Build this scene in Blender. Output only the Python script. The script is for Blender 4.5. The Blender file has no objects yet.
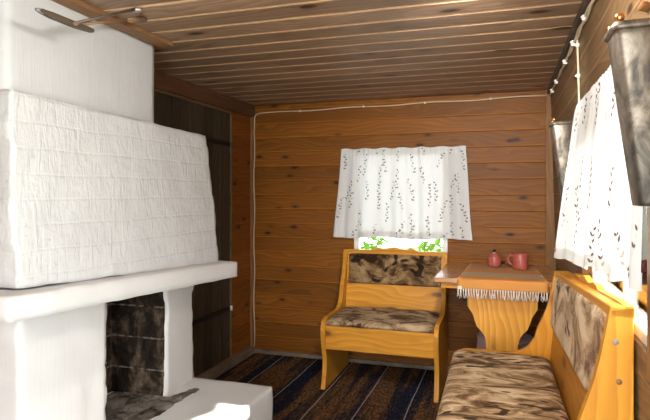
import bpy, bmesh, math, random
from mathutils import Vector, Matrix, noise

random.seed(7)
S = bpy.context.scene
COL = S.collection
PI = math.pi

# ------------------------------------------------------------------ helpers
def link(name, bm, mats, parent=None, smooth=False):
    me = bpy.data.meshes.new(name)
    bmesh.ops.recalc_face_normals(bm, faces=bm.faces[:])
    bm.to_mesh(me); bm.free()
    if not isinstance(mats, (list, tuple)): mats = [mats]
    for m in mats: me.materials.append(m)
    if smooth:
        for p in me.polygons: p.use_smooth = True
    o = bpy.data.objects.new(name, me); COL.objects.link(o)
    if parent is not None: o.parent = parent
    return o

def thing(name, label, cat, loc=(0, 0, 0), rz=0.0, group=None):
    o = bpy.data.objects.new(name, None); COL.objects.link(o)
    o.empty_display_size = .1
    o.location = loc; o.rotation_euler = (0, 0, rz)
    o['label'] = label; o['category'] = cat
    if group: o['group'] = group
    return o

def tag(o, label, cat, group=None, kind=None):
    o['label'] = label; o['category'] = cat
    if group: o['group'] = group
    if kind: o['kind'] = kind
    return o

def structure(o, label=None, cat=None):
    o['kind'] = 'structure'
    if label: o['label'] = label
    if cat: o['category'] = cat
    return o

def box(bm, x0, x1, y0, y1, z0, z1, bev=0.0, segs=2, mi=0):
    vs = [bm.verts.new((x, y, z)) for x in (x0, x1) for y in (y0, y1) for z in (z0, z1)]
    idx = [(0, 1, 3, 2), (4, 6, 7, 5), (0, 4, 5, 1), (2, 3, 7, 6), (0, 2, 6, 4), (1, 5, 7, 3)]
    fs = [bm.faces.new([vs[i] for i in f]) for f in idx]
    for f in fs: f.material_index = mi
    if bev > 0:
        es = list({e for f in fs for e in f.edges})
        r = bmesh.ops.bevel(bm, geom=es, offset=bev, segments=segs, profile=.5, affect='EDGES')
        for f in r['faces']: f.material_index = mi
    return vs

def prism(bm, pts, axis, a0, a1, bev=0.0, mi=0):
    """polygon pts in the plane across `axis`, extruded from a0 to a1"""
    def mk(p, a):
        if axis == 'x': return (a, p[0], p[1])
        if axis == 'y': return (p[0], a, p[1])
        return (p[0], p[1], a)
    A = [bm.verts.new(mk(p, a0)) for p in pts]
    B = [bm.verts.new(mk(p, a1)) for p in pts]
    fa = bm.faces.new(A); fb = bm.faces.new(B[::-1])
    n = len(pts); fs = [fa, fb]
    for i in range(n):
        fs.append(bm.faces.new((A[i], A[(i + 1) % n], B[(i + 1) % n], B[i])))
    for f in fs: f.material_index = mi
    if bev > 0:
        es = list(set(list(fa.edges) + list(fb.edges)))
        r = bmesh.ops.bevel(bm, geom=es, offset=bev, segments=2, profile=.5, affect='EDGES')
        for f in r['faces']: f.material_index = mi
    return A + B

def tube(bm, pts, r, n=8, mi=0, cap=True):
    pts = [Vector(p) for p in pts]
    rings = []
    ref = None
    for i, p in enumerate(pts):
        d = (pts[min(i + 1, len(pts) - 1)] - pts[max(i - 1, 0)]).normalized()
        if ref is None:
            ref = d.orthogonal().normalized()
        ref = (ref - d * ref.dot(d)).normalized()
        b = d.cross(ref)
        rr = r[i] if isinstance(r, (list, tuple)) else r
        rings.append([bm.verts.new(p + (ref * math.cos(2 * PI * k / n) + b * math.sin(2 * PI * k / n)) * rr) for k in range(n)])
    for a, b in zip(rings, rings[1:]):
        for k in range(n):
            f = bm.faces.new((a[k], a[(k + 1) % n], b[(k + 1) % n], b[k])); f.material_index = mi
    if cap:
        bm.faces.new(rings[0][::-1]).material_index = mi
        bm.faces.new(rings[-1]).material_index = mi

def lathe(bm, prof, c=(0, 0, 0), n=28, mi=0):
    rings = []
    for r, z in prof:
        rings.append([bm.verts.new((c[0] + max(r, 1e-4) * math.cos(2 * PI * k / n), c[1] + max(r, 1e-4) * math.sin(2 * PI * k / n), c[2] + z)) for k in range(n)])
    for a, b in zip(rings, rings[1:]):
        for k in range(n):
            bm.faces.new((a[k], a[(k + 1) % n], b[(k + 1) % n], b[k])).material_index = mi
    bm.faces.new(rings[0][::-1]).material_index = mi
    bm.faces.new(rings[-1]).material_index = mi

def rough_hexa(bm, c, step=.03, amp=.004, seed=0, course=0.0, smooth=1, edge=.0):
    """c: eight corners c[i][j][k] (x, y, z order), filled as a hand plastered masonry block"""
    def tri(u, v, w):
        p = Vector((0, 0, 0))
        for i in (0, 1):
            for j in (0, 1):
                for k in (0, 1):
                    p += Vector(c[i][j][k]) * ((u if i else 1 - u) * (v if j else 1 - v) * (w if k else 1 - w))
        return p
    C = Vector((0, 0, 0))
    for i in (0, 1):
        for j in (0, 1):
            for k in (0, 1): C += Vector(c[i][j][k]) / 8
    d = lambda a, b: (Vector(a) - Vector(b)).length
    nx = max(2, int(d(c[0][0][0], c[1][0][0]) / step))
    ny = max(2, int(d(c[0][0][0], c[0][1][0]) / step))
    nz = max(2, int(d(c[0][0][0], c[0][0][1]) / step))
    V = {}
    def vert(i, j, k):
        if (i, j, k) not in V:
            p = tri(i / nx, j / ny, k / nz)
            q = p * 9 + Vector((seed * 3.1, seed * 1.7, seed * .9))
            o = Vector((noise.noise(q), noise.noise(q + Vector((31, 0, 0))), noise.noise(q + Vector((0, 57, 0))))) * amp
            q = p * 30 + Vector((seed * 3.1, seed * 1.7, seed * .9))
            o += Vector((noise.noise(q), noise.noise(q + Vector((31, 0, 0))), noise.noise(q + Vector((0, 57, 0))))) * amp * .4
            if course > 0:
                row = math.floor(p.z / course)
                fr = p.z / course - row
                out = Vector((p.x - C.x, p.y - C.y, 0))
                ex = max(abs(2 * j / ny - 1) - .9, 0) * 10
                hsh = noise.noise(Vector((row * 7.31 + seed, seed * 2.7, .3)))
                mort = max(0, 1 - min(fr, 1 - fr) * 7)
                oy = Vector((0, 1 if j > ny / 2 else -1, 0))
                o += oy * ex * (hsh * .022 - mort * .009)
                o += Vector((1, 0, 0)) * (-mort * .0015 if i == nx else 0)
            V[(i, j, k)] = bm.verts.new(p + o)
        return V[(i, j, k)]
    for i in range(nx):
        for j in range(ny):
            for k in (0, nz):
                bm.faces.new((vert(i, j, k), vert(i + 1, j, k), vert(i + 1, j + 1, k), vert(i, j + 1, k)))
    for i in range(nx):
        for k in range(nz):
            for j in (0, ny):
                bm.faces.new((vert(i, j, k), vert(i + 1, j, k), vert(i + 1, j, k + 1), vert(i, j, k + 1)))
    for j in range(ny):
        for k in range(nz):
            for i in (0, nx):
                bm.faces.new((vert(i, j, k), vert(i, j + 1, k), vert(i, j + 1, k + 1), vert(i, j, k + 1)))
    for _ in range(smooth):
        bmesh.ops.smooth_vert(bm, verts=list(V.values()), factor=.5, use_axis_x=True, use_axis_y=True, use_axis_z=True)

def hexa(x0, x1, y0, y1, z0, z1):
    return [[[(x, y, z) for z in (z0, z1)] for y in (y0, y1)] for x in (x0, x1)]

# ------------------------------------------------------------------ materials
class NT:
    def __init__(s, name):
        s.m = bpy.data.materials.new(name); s.m.use_nodes = True
        s.t = s.m.node_tree; s.t.nodes.clear()
        s.out = s.n('ShaderNodeOutputMaterial')
    def n(s, typ, **kw):
        nd = s.t.nodes.new(typ)
        for k, v in kw.items():
            if k == 'inp':
                for a, b in v.items():
                    if isinstance(b, bpy.types.NodeSocket): s.t.links.new(b, nd.inputs[a])
                    else: nd.inputs[a].default_value = b
            else: setattr(nd, k, v)
        return nd
    def math(s, op, a, b=0.0, c=None):
        i = {0: a, 1: b}
        if c is not None: i[2] = c
        return s.n('ShaderNodeMath', operation=op, inp=i).outputs[0]
    def vmul(s, v, k):
        return s.n('ShaderNodeVectorMath', operation='MULTIPLY', inp={0: v, 1: k}).outputs[0]
    def vadd(s, v, k):
        return s.n('ShaderNodeVectorMath', operation='ADD', inp={0: v, 1: k}).outputs[0]
    def noise(s, v, scale, detail=4, rough=.55, dist=0.0):
        return s.n('ShaderNodeTexNoise', inp={'Vector': v, 'Scale': scale, 'Detail': detail, 'Roughness': rough, 'Distortion': dist}).outputs[0]
    def ramp(s, f, stops, interp='LINEAR'):
        r = s.n('ShaderNodeValToRGB', inp={0: f}); e = r.color_ramp; e.interpolation = interp
        while len(e.elements) < len(stops): e.elements.new(.5)
        for el, (p, c) in zip(e.elements, stops):
            el.position = p
            el.color = (c, c, c, 1) if isinstance(c, (int, float)) else (*c, 1)
        return r.outputs[0]
    def mix(s, f, a, b, typ='MIX'):
        m = s.n('ShaderNodeMix', data_type='RGBA', blend_type=typ)
        for k, v in ((0, f), (6, a), (7, b)):
            if isinstance(v, bpy.types.NodeSocket): s.t.links.new(v, m.inputs[k])
            elif k == 0: m.inputs[0].default_value = v
            else: m.inputs[k].default_value = (*v, 1) if len(v) == 3 else v
        return m.outputs[2]
    def coord(s): return s.n('ShaderNodeTexCoord').outputs['Object']
    def bump(s, h, strength=.3, dist=.01):
        return s.n('ShaderNodeBump', inp={'Height': h, 'Strength': strength, 'Distance': dist}).outputs[0]
    def principled(s, col, rough=.6, normal=None, metal=0.0, spec=.5, **kw):
        b = s.n('ShaderNodeBsdfPrincipled')
        def st(k, v):
            if isinstance(v, bpy.types.NodeSocket): s.t.links.new(v, b.inputs[k])
            elif k == 'Base Color': b.inputs[k].default_value = (*v, 1) if len(v) == 3 else v
            else: b.inputs[k].default_value = v
        st('Base Color', col); st('Roughness', rough); st('Metallic', metal); st('Specular IOR Level', spec)
        if normal is not None: st('Normal', normal)
        for k, v in kw.items(): st(k, v)
        s.t.links.new(b.outputs[0], s.out.inputs[0])
        return b

def wood(name, along, perp, light, dark, knot=(.06, .025, .01), pitch=None, off=0.0, vary=.35, rough=.5, knots=True,
         grain=1.0, gscale=1.0, spec=.22, weather=None, kscale=1.0, edge_glint=0.0):
    """procedural plank wood; `along` and `perp` are the axes 0/1/2 of the grain and of the board pitch"""
    t = NT(name)
    P = t.coord()
    xyz = t.n('ShaderNodeSeparateXYZ', inp={0: P}).outputs
    third = 3 - along - perp
    A, B, Cc = xyz[along], xyz[perp], xyz[third]
    if pitch:
        row = t.math('FLOOR', t.math('DIVIDE', t.math('SUBTRACT', B, off), pitch))
        rnd = t.n('ShaderNodeTexWhiteNoise', noise_dimensions='1D', inp={'W': row}).outputs[0]
    else:
        rnd = t.n('ShaderNodeObjectInfo').outputs['Random']
    A2 = t.math('ADD', A, t.math('MULTIPLY', rnd, 37.0))
    v = t.n('ShaderNodeCombineXYZ', inp={0: A2, 1: B, 2: Cc}).outputs[0]
    # long wavy grain
    warp = t.noise(t.vmul(v, (1.6 * gscale, 5 * gscale, 5 * gscale)), 1.0, 2, .5)
    fine = t.noise(t.vmul(v, (3 * gscale, 150 * gscale, 150 * gscale)), 1.0, 3, .6)
    rings = t.math('FRACT', t.math('MULTIPLY', t.math('ADD', t.math('MULTIPLY', B, 6.0 * gscale), t.math('MULTIPLY', warp, 1.6)), 5.0))
    rings = t.ramp(rings, [(0, 0.0), (.65, .75), (.9, 1), (1, 0)])
    g = t.math('ADD', t.math('MULTIPLY', rings, .55), t.math('MULTIPLY', fine, .55))
    col = t.mix(t.ramp(g, [(.2, 0), (.85, 1)]), light, tuple(l * .25 + d * .75 for l, d in zip(light, dark)))
    col = t.mix(grain, light, col)
    big = t.noise(t.vmul(v, (1.3, 3.5, 3.5)), 1.0, 3, .6)
    col = t.mix(t.ramp(big, [(.35, 0), (.75, .7)]), col, dark)
    # each board its own tone
    k = t.math('ADD', 1 - vary * .5, t.math('MULTIPLY', rnd, vary))
    col = t.mix(1.0, col, t.n('ShaderNodeCombineColor', inp={0: k, 1: k, 2: k}).outputs[0], 'MULTIPLY')
    if knots:
        vo = t.n('ShaderNodeTexVoronoi', feature='F1', inp={'Vector': t.vmul(v, (3.6 * kscale, 8.5 * kscale, 8.5 * kscale)), 'Scale': 1.0, 'Randomness': 1.0})
        kd = t.math('ADD', vo.outputs['Distance'], t.math('MULTIPLY', t.noise(v, 40, 2), .05))
        gate = t.math('GREATER_THAN', t.n('ShaderNodeSeparateColor', inp={0: vo.outputs['Color']}).outputs[0], .42)
        km = t.math('MULTIPLY', t.ramp(kd, [(.10, 1), (.15, .8), (.19, .3), (.32, 0)]), gate)
        col = t.mix(km, col, knot)
    if pitch and edge_glint:      # highlight along the lower edge of every board, painted into the colour
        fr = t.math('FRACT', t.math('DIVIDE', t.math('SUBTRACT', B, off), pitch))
        col = t.mix(t.math('MULTIPLY', t.ramp(fr, [(.02, 1), (.06, .5), (.1, 0), (1, 0)]), edge_glint), col, tuple(min(1, l * 1.9) for l in light))
    if weather:
        wn = t.noise(P, 3.0, 5, .65)
        col = t.mix(t.ramp(wn, [(.45, 0), (.7, .8)]), col, weather)
    h = t.math('SUBTRACT', 1.0, g)
    t.principled(col, rough, t.bump(h, .18, .003), spec=spec)
    return t.m

def plain(name, col, rough=.5, metal=0.0, spec=.5, bump=None, var=0.0, vs=20.0):
    t = NT(name); P = t.coord(); c = col
    if var:
        n = t.noise(P, vs, 4, .6)
        c = t.mix(t.ramp(n, [(.3, 0), (.7, 1)]), tuple(x * (1 - var) for x in col), tuple(min(1, x * (1 + var)) for x in col))
    nm = t.bump(t.noise(P, bump[0], 4, .6), bump[1], .004) if bump else None
    t.principled(c, rough, nm, metal, spec)
    return t.m

M = {}
M['wall_back'] = wood('wall_back_wood', 0, 2, (.285, .104, .012), (.145, .045, .004), knot=(.030, .012, .005), pitch=.111, off=.024, vary=.38, kscale=1.5, edge_glint=.5)
M['wall_side'] = wood('wall_side_wood', 1, 2, (.46, .200, .062), (.25, .098, .027), knot=(.030, .012, .005), pitch=.111, off=.024, vary=.38)
M['wall_right'] = wood('wall_right_wood', 1, 2, (.26, .160, .080), (.13, .076, .034), knot=(.05, .025, .012), pitch=.111, off=.024, vary=.3, kscale=1.4, edge_glint=.6)
M['wall_left'] = wood('wall_left_wood', 1, 2, (.30, .098, .012), (.15, .045, .006), knot=(.03, .012, .005), pitch=.111, off=.024, vary=.3, kscale=1.4)
M['ceiling'] = wood('ceiling_wood', 0, 1, (.47, .315, .205), (.18, .108, .065), knot=(.035, .017, .008), pitch=.152, off=2.21 - .152 * 20, vary=.35, rough=.42)
M['groove'] = plain('lit_seam_wood', (.90, .62, .33), .6)  # light on the board edges, put into the seam colour
M['trim'] = wood('trim_wood', 2, 0, (.33, .16, .055), (.17, .078, .026), knots=False, vary=.1)
M['trim_x'] = wood('trim_wood_x', 0, 2, (.33, .16, .055), (.17, .078, .026), knots=False, vary=.1)
M['beam'] = wood('beam_wood', 1, 2, (.16, .072, .034), (.075, .032, .016), vary=.1, kscale=.6)
M['base'] = wood('weathered_board', 1, 2, (.25, .18, .125), (.13, .09, .06), knots=False, vary=.1, weather=(.33, .28, .23))
M['door'] = wood('dark_door_wood', 2, 1, (.085, .064, .038), (.028, .020, .012), knots=False, pitch=.13, off=2.75, vary=.5, rough=.6)
PINE = dict(vary=.12, rough=.38, gscale=.9, kscale=.9)
pl, pd, pk = (.74, .36, .042), (.50, .19, .018), (.20, .075, .02)
M['pine_x'] = wood('pine_along_x', 0, 2, pl, pd, pk, **PINE)
M['pine_z'] = wood('pine_along_z', 2, 1, pl, pd, pk, **PINE)
M['pine_zx'] = wood('pine_panel', 2, 0, (.82, .43, .075), (.52, .20, .022), pk, **PINE)
M['table'] = wood('table_top_wood', 0, 1, (.50, .235, .07), (.30, .125, .036), pk, vary=.1, rough=.22, spec=.6)
M['iron'] = plain('black_iron', (.018, .016, .015), .55, .6, bump=(60, .3))
M['rust'] = plain('old_steel_rod', (.16, .12, .09), .5, .5, var=.4)
M['oldwood'] = wood('grey_old_wood', 1, 2, (.12, .088, .06), (.05, .036, .025), knots=False, vary=.1)
M['cable'] = plain('cable_plastic', (.62, .50, .34), .45)
M['clip'] = plain('clip_plastic', (.82, .78, .70), .4)
M['white_paint'] = plain('white_window_paint', (.80, .80, .78), .4)
M['lilac'] = plain('lilac_plastic', (.90, .72, .82), .35)
M['redclay'] = plain('red_glazed_clay', (.42, .10, .075), .3, var=.25, vs=60)
M['blackknob'] = plain('dark_knob', (.012, .010, .010), .3)
M['brass'] = plain('brass_knob', (.62, .27, .10), .25, .9)

def whitewash():
    t = NT('whitewashed_masonry'); P = t.coord()
    st = t.noise(t.vmul(P, (44, 44, 8)), 1.0, 4, .6, 1.0)
    lump = t.noise(P, 16, 4, .6)
    xyz = t.n('ShaderNodeSeparateXYZ', inp={0: P}).outputs
    zw = t.math('ADD', xyz[2], t.math('MULTIPLY', t.noise(P, 5, 2), .02))
    fr = t.math('FRACT', t.math('DIVIDE', zw, .083))
    mort = t.ramp(fr, [(0, 0), (.08, 1), (.92, 1), (1, 0)])
    h = t.math('ADD', t.math('ADD', t.math('MULTIPLY', st, .8), t.math('MULTIPLY', lump, 1.0)), t.math('MULTIPLY', mort, .15))
    dirt = t.noise(P, 7, 6, .7)
    col = t.mix(t.ramp(dirt, [(.3, 0), (.72, 1)]), (.55, .555, .56), (.64, .645, .645))
    speck = t.ramp(t.noise(P, 45, 2, .5), [(.24, 1), (.27, 0)])
    col = t.mix(t.math('MULTIPLY', speck, .5), col, (.35, .30, .25))
    t.principled(col, .75, t.bump(h, .8, .010), spec=.25)
    return t.m
M['white'] = whitewash()

def smoothwash(nm='brushed_white_plaster', ca=(.55, .555, .565), cb=(.62, .625, .63), bs=.4):
    t = NT(nm); P = t.coord()
    st = t.noise(t.vmul(P, (70, 70, 5)), 1.0, 4, .6, .4)
    lump = t.noise(P, 6, 4, .6)
    col = t.mix(lump, ca, cb)
    t.principled(col, .75, t.bump(t.math('ADD', st, lump), bs, .005), spec=.25)
    return t.m
M['plaster'] = smoothwash()
M['limewash'] = smoothwash('smooth_limewash', (.64, .64, .635), (.71, .708, .70), .25)

def soot():
    t = NT('sooty_brick'); P = t.coord()
    n = t.noise(t.vmul(P, (1, 1, .55)), 7.5, 6, .68, .5)
    n2 = t.noise(P, 28, 4, .6)
    xyz = t.n('ShaderNodeSeparateXYZ', inp={0: P}).outputs
    col = t.ramp(t.math('ADD', t.math('MULTIPLY', n, .8), t.math('MULTIPLY', n2, .2)),
                 [(.40, (.006, .005, .004)), (.51, (.028, .020, .014)), (.60, (.12, .086, .058)), (.72, (.30, .24, .18))])
    fr = t.math('FRACT', t.math('DIVIDE', t.math('SUBTRACT', xyz[2], .136), .147))
    mort = t.ramp(fr, [(0, 1), (.03, .6), (.06, 0), (1, 0)])
    col = t.mix(t.math('MULTIPLY', mort, t.ramp(n2, [(.4, 0), (.6, .8)])), col, (.42, .36, .3))
    t.principled(col, .9, t.bump(n2, .5, .01), spec=.1)
    return t.m
M['soot'] = soot()

def ash():
    t = NT('grey_ash'); P = t.coord()
    n = t.noise(P, 14, 6, .7, .6)
    col = t.ramp(n, [(.34, (.025, .020, .016)), (.46, (.11, .092, .076)), (.6, (.22, .19, .165)), (.74, (.36, .32, .28))])
    t.principled(col, .95, t.bump(n, .8, .015), spec=.05)
    return t.m
M['ash'] = ash()

def rug():
    t = NT('rag_rug_weave'); P = t.coord()
    xyz = t.n('ShaderNodeSeparateXYZ', inp={0: P}).outputs
    band = t.noise(t.vmul(P, (7, .5, 0)), 1.0, 4, .7)
    strand = t.noise(t.vmul(P, (120, 22, 0)), 1.0, 3, .65)
    strand2 = t.noise(t.vmul(P, (70, 30, 0)), 1.0, 3, .65)
    dark = t.ramp(strand, [(.33, (.008, .007, .010)), (.5, (.045, .030, .028)), (.66, (.17, .10, .062)), (.8, (.30, .2, .13))])
    brown = t.ramp(strand2, [(.32, (.03, .017, .012)), (.48, (.15, .075, .03)), (.60, (.29, .135, .055)), (.74, (.24, .18, .11))])
    navy = t.ramp(strand, [(.35, (.006, .007, .016)), (.6, (.026, .030, .058)), (.8, (.14, .14, .15))])
    c = t.mix(t.ramp(band, [(.42, 0), (.5, 1)]), navy, dark)
    c = t.mix(t.ramp(band, [(.5, 0), (.56, 1)]), c, brown)
    # thin pale warp stripes
    wob = t.math('MULTIPLY', t.math('SUBTRACT', t.noise(P, 3, 2), .5), .012)
    fr = t.math('FRACT', t.math('DIVIDE', t.math('ADD', t.math('ADD', xyz[0], 1.617 + .006 + .27 * 4), wob), .2705))
    line = t.math('MULTIPLY', t.math('LESS_THAN', fr, .022), t.ramp(t.noise(t.vmul(P, (40, 90, 0)), 1.0, 2), [(.30, .35), (.5, .85)]))
    c = t.mix(line, c, (.58, .54, .50))
    h = t.math('ADD', strand, t.n('ShaderNodeTexWave', wave_type='BANDS', bands_direction='Y', inp={'Vector': P, 'Scale': 45.0, 'Distortion': 2.0}).outputs['Fac'])
    t.principled(c, .95, t.bump(h, .8, .010), spec=.1)
    return t.m
M['rug'] = rug()

def fabric(name, cols, scale, stretch, blot, seed, lo=0.0):
    t = NT(name); P = t.vadd(t.coord(), (seed, seed * .7, seed * 1.3))
    v = t.vmul(P, stretch)
    n = t.noise(v, scale, 6, .68, .9)
    c = t.ramp(n, [(.37 + lo, cols[0]), (.45 + lo, cols[1]), (.52 + lo, cols[2]), (.61 + lo, cols[3])])
    vo = t.n('ShaderNodeTexVoronoi', feature='F1', inp={'Vector': t.vadd(t.vmul(v, (1.0, 1.0, 1.0)), t.n('ShaderNodeTexNoise', inp={'Vector': v, 'Scale': 4.0}).outputs['Color']), 'Scale': blot, 'Randomness': 1.0})
    gate = t.math('GREATER_THAN', t.n('ShaderNodeSeparateColor', inp={0: vo.outputs['Color']}).outputs[1], .55)
    bm_ = t.math('MULTIPLY', t.ramp(vo.outputs['Distance'], [(.26, .95), (.36, 0)]), gate)
    c = t.mix(bm_, c, cols[4])
    f = t.noise(P, 260, 2, .6)
    c = t.mix(t.math('MULTIPLY', f, .18), c, cols[0])
    t.principled(c, .9, t.bump(f, .2, .001), spec=.12, **{'Sheen Weight': .03})
    return t.m
lightcols = [(.17, .092, .042), (.40, .25, .125), (.66, .48, .28), (.86, .69, .46), (.07, .030, .014)]
darkcols = [(.030, .015, .007), (.13, .073, .032), (.30, .185, .085), (.40, .27, .14), (.016, .009, .006)]
M['fab_seat'] = fabric('mottled_beige_plush_seat', [(.080, .040, .017), (.23, .135, .062), (.54, .36, .19), (.86, .68, .45), (.040, .018, .009)], 5.0, (2.2, .9, 1.5), 5.0, 3.0)
M['fab_back'] = fabric('mottled_beige_plush_back', lightcols, 6.5, (.6, 1.0, 1.15), 7.0, 8.0, -.015)
M['fab_dark'] = fabric('dark_brown_plush_back', darkcols, 7.0, (.9, 1.2, 1.2), 5.5, 5.0)
M['fab_dark_seat'] = fabric('dark_brown_plush_seat', [(.05, .026, .013), (.17, .10, .052), (.40, .27, .15), (.56, .41, .25), (.03, .017, .011)], 7.0, (.9, 1.6, 1.2), 6.0, 1.5)

def cloth(name, base, transl, trans=.0):
    t = NT(name); P = t.coord()
    f = t.noise(P, 420, 2, .5)
    fb = t.n('ShaderNodeBsdfDiffuse', inp={'Color': (*base, 1), 'Normal': t.bump(f, .1, .0005)})
    tb = t.n('ShaderNodeBsdfTranslucent', inp={'Color': (*base, 1)})
    mx = t.n('ShaderNodeMixShader', inp={0: transl, 1: fb.outputs[0], 2: tb.outputs[0]})
    o = mx.outputs[0]
    if trans:
        tr = t.n('ShaderNodeBsdfTransparent')
        o = t.n('ShaderNodeMixShader', inp={0: trans, 1: o, 2: tr.outputs[0]}).outputs[0]
    t.t.links.new(o, t.out.inputs[0])
    return t.m
M['curtain'] = cloth('thin_white_curtain', (.75, .745, .73), .10, .04)
M['print'] = cloth('printed_leaf', (.16, .13, .11), .3)
M['print_pale'] = cloth('printed_leaf_pale', (.50, .46, .40), .35)

def glass():
    t = NT('window_glass')
    tr = t.n('ShaderNodeBsdfTransparent', inp={'Color': (.97, .98, .97, 1)})
    gl = t.n('ShaderNodeBsdfGlossy', inp={'Roughness': .02})
    fr = t.n('ShaderNodeFresnel', inp={'IOR': 1.45})
    mx = t.n('ShaderNodeMixShader', inp={0: fr.outputs[0], 1: tr.outputs[0], 2: gl.outputs[0]})
    t.t.links.new(mx.outputs[0], t.out.inputs[0])
    return t.m
M['glass'] = glass()

def tarnish():
    t = NT('tarnished_tin'); P = t.coord()
    n = t.noise(t.vmul(P, (1, 1, .6)), 16, 5, .65, 1.0)
    c = t.ramp(n, [(.35, (.06, .054, .046)), (.47, (.13, .112, .09)), (.56, (.22, .18, .14)), (.68, (.30, .265, .22))])
    t.principled(c, t.ramp(n, [(.3, .6), (.7, .42)]), t.bump(n, .12, .01), .75)
    return t.m
M['tin'] = tarnish()

def runner():
    t = NT('orange_woven_runner'); P = t.coord()
    xyz = t.n('ShaderNodeSeparateXYZ', inp={0: P}).outputs
    y = t.math('ADD', xyz[1], 3.55)
    c = t.ramp(t.math('DIVIDE', t.math('SUBTRACT', y, 3.18), .76),
               [(0, (.95, .47, .11)), (.13, (.92, .46, .15)), (.17, (.76, .60, .38)), (.36, (.80, .64, .42)), (.40, (.93, .46, .17)),
                (.62, (.93, .46, .17)), (.66, (.72, .55, .34)), (.8, (.90, .47, .20)), (1, (.85, .45, .2))], 'CONSTANT')
    w = t.noise(t.vmul(P, (300, 300, 300)), 1.0, 2)
    c = t.mix(t.math('MULTIPLY', w, .3), c, (.95, .60, .30))
    t.principled(c, .9, t.bump(w, .15, .0006), spec=.1)
    return t.m
M['runner'] = runner()
M['fringe'] = plain('cream_cotton_fringe', (.74, .66, .56), .9, var=.1)
M['leaf'] = cloth('green_leaves', (.10, .22, .025), .45)
M['bark'] = plain('shrub_stem', (.10, .065, .04), .9)
M['grass'] = plain('short_grass', (.17, .24, .07), .95, var=.4, vs=8)

# ------------------------------------------------------------------ room
CEIL = 1.95
def XR(z): return .283 + (CEIL - z) * .027          # the right wall leans out a little towards the floor
XL, YB, YF = -1.915, 4.0, -.55
TH = .09

def plank_wall(name, horiz, inner, out, a0, a1, holes, mat, lean=None):
    """planks run along `horiz` ('x' or 'y'); inner = face towards the room; out = +1/-1 thickness direction"""
    bm = bmesh.new()
    pitch, off = .111, .024
    z = off - pitch
    rows = []
    while z < CEIL:
        rows.append((max(z, 0), min(z + pitch, CEIL))); z += pitch
    ch = .003
    for z0, z1 in rows:
        cuts = sorted({z0, z1, *[h for a, b, c, d in holes for h in (c, d) if z0 + 1e-4 < h < z1 - 1e-4]})
        for q0, q1 in zip(cuts, cuts[1:]):
            segs = [(a0, a1)]
            for ha, hb, hc, hd in holes:
                if hc <= q0 + 1e-6 and hd >= q1 - 1e-6:
                    ns = []
                    for s0, s1 in segs:
                        if hb <= s0 or ha >= s1: ns.append((s0, s1)); continue
                        if ha > s0: ns.append((s0, ha))
                        if hb < s1: ns.append((hb, s1))
                    segs = ns
            for s0, s1 in segs:
                c0 = ch if q0 == z0 else 0
                c1 = ch if q1 == z1 else 0
                prof = [(TH, q0), (c0 * 1.6, q0), (0, q0 + c0 * 1.2), (0, q1 - c1 * 1.2), (c1 * 1.6, q1), (TH, q1)]
                pts = []
                for d, zz in prof:
                    base = lean(zz) if lean else inner
                    pts.append((base + out * d, zz))
                if horiz == 'x':
                    A = [bm.verts.new((s0, p[0], p[1])) for p in pts]; B = [bm.verts.new((s1, p[0], p[1])) for p in pts]
                else:
                    A = [bm.verts.new((p[0], s0, p[1])) for p in pts]; B = [bm.verts.new((p[0], s1, p[1])) for p in pts]
                bm.faces.new(A); bm.faces.new(B[::-1])
                for i in range(6):
                    bm.faces.new((A[i], A[(i + 1) % 6], B[(i + 1) % 6], B[i]))
    return structure(link(name, bm, mat))

W1 = (-1.082, -.393, .78, 1.575)      # back window  x0 x1 z0 z1
W2 = (1.33, 2.42, .88, 1.52)         # right window y0 y1 z0 z1
DR = (2.6, 3.645, .06, 1.845)       # dark door in the left wall
W3 = (-.38, .72, .45, 1.72)          # unseen window added beside the viewer to light the fireplace
D2 = (-.75, .24, .0, 1.86)           # unseen open doorway added behind the viewer for more light
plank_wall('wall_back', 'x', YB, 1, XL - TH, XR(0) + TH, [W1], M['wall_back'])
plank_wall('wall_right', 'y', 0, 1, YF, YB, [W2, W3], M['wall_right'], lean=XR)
plank_wall('wall_left', 'y', XL, -1, YF, YB, [DR], M['wall_left'])
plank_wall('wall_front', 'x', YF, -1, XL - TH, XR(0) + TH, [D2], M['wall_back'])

bm = bmesh.new(); box(bm, XL - TH, XR(0) + TH, YF - TH, YB + TH, -.08, 0)
structure(link('floor', bm, wood('floor_wood', 1, 0, (.20, .11, .06), (.09, .05, .028), pitch=.12)))

# ceiling: dark boards, light caught at the seams painted into the pale tongues
bm = bmesh.new()
p0, pitch = 2.21, .152
y = p0 - pitch * 19
while y < YB + .05:
    ya, yb = y + .0075, y + pitch - .0075
    prof = [(ya + .004, CEIL), (yb - .004, CEIL), (yb, CEIL + .006), (yb, CEIL + .03), (ya, CEIL + .03), (ya, CEIL + .006)]
    prof = [(min(max(q[0], YF - .05), YB + TH), q[1]) for q in prof]
    if prof[1][0] - prof[0][0] > .02:
        prism(bm, prof, 'x', XL - TH, XR(CEIL) + TH, mi=0)
    y += pitch
box(bm, XL - TH, XR(CEIL) + TH, YF - TH, YB + TH, CEIL + .0025, CEIL + .06, mi=1)
structure(link('ceiling', bm, [M['ceiling'], M['groove']]))

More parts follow.
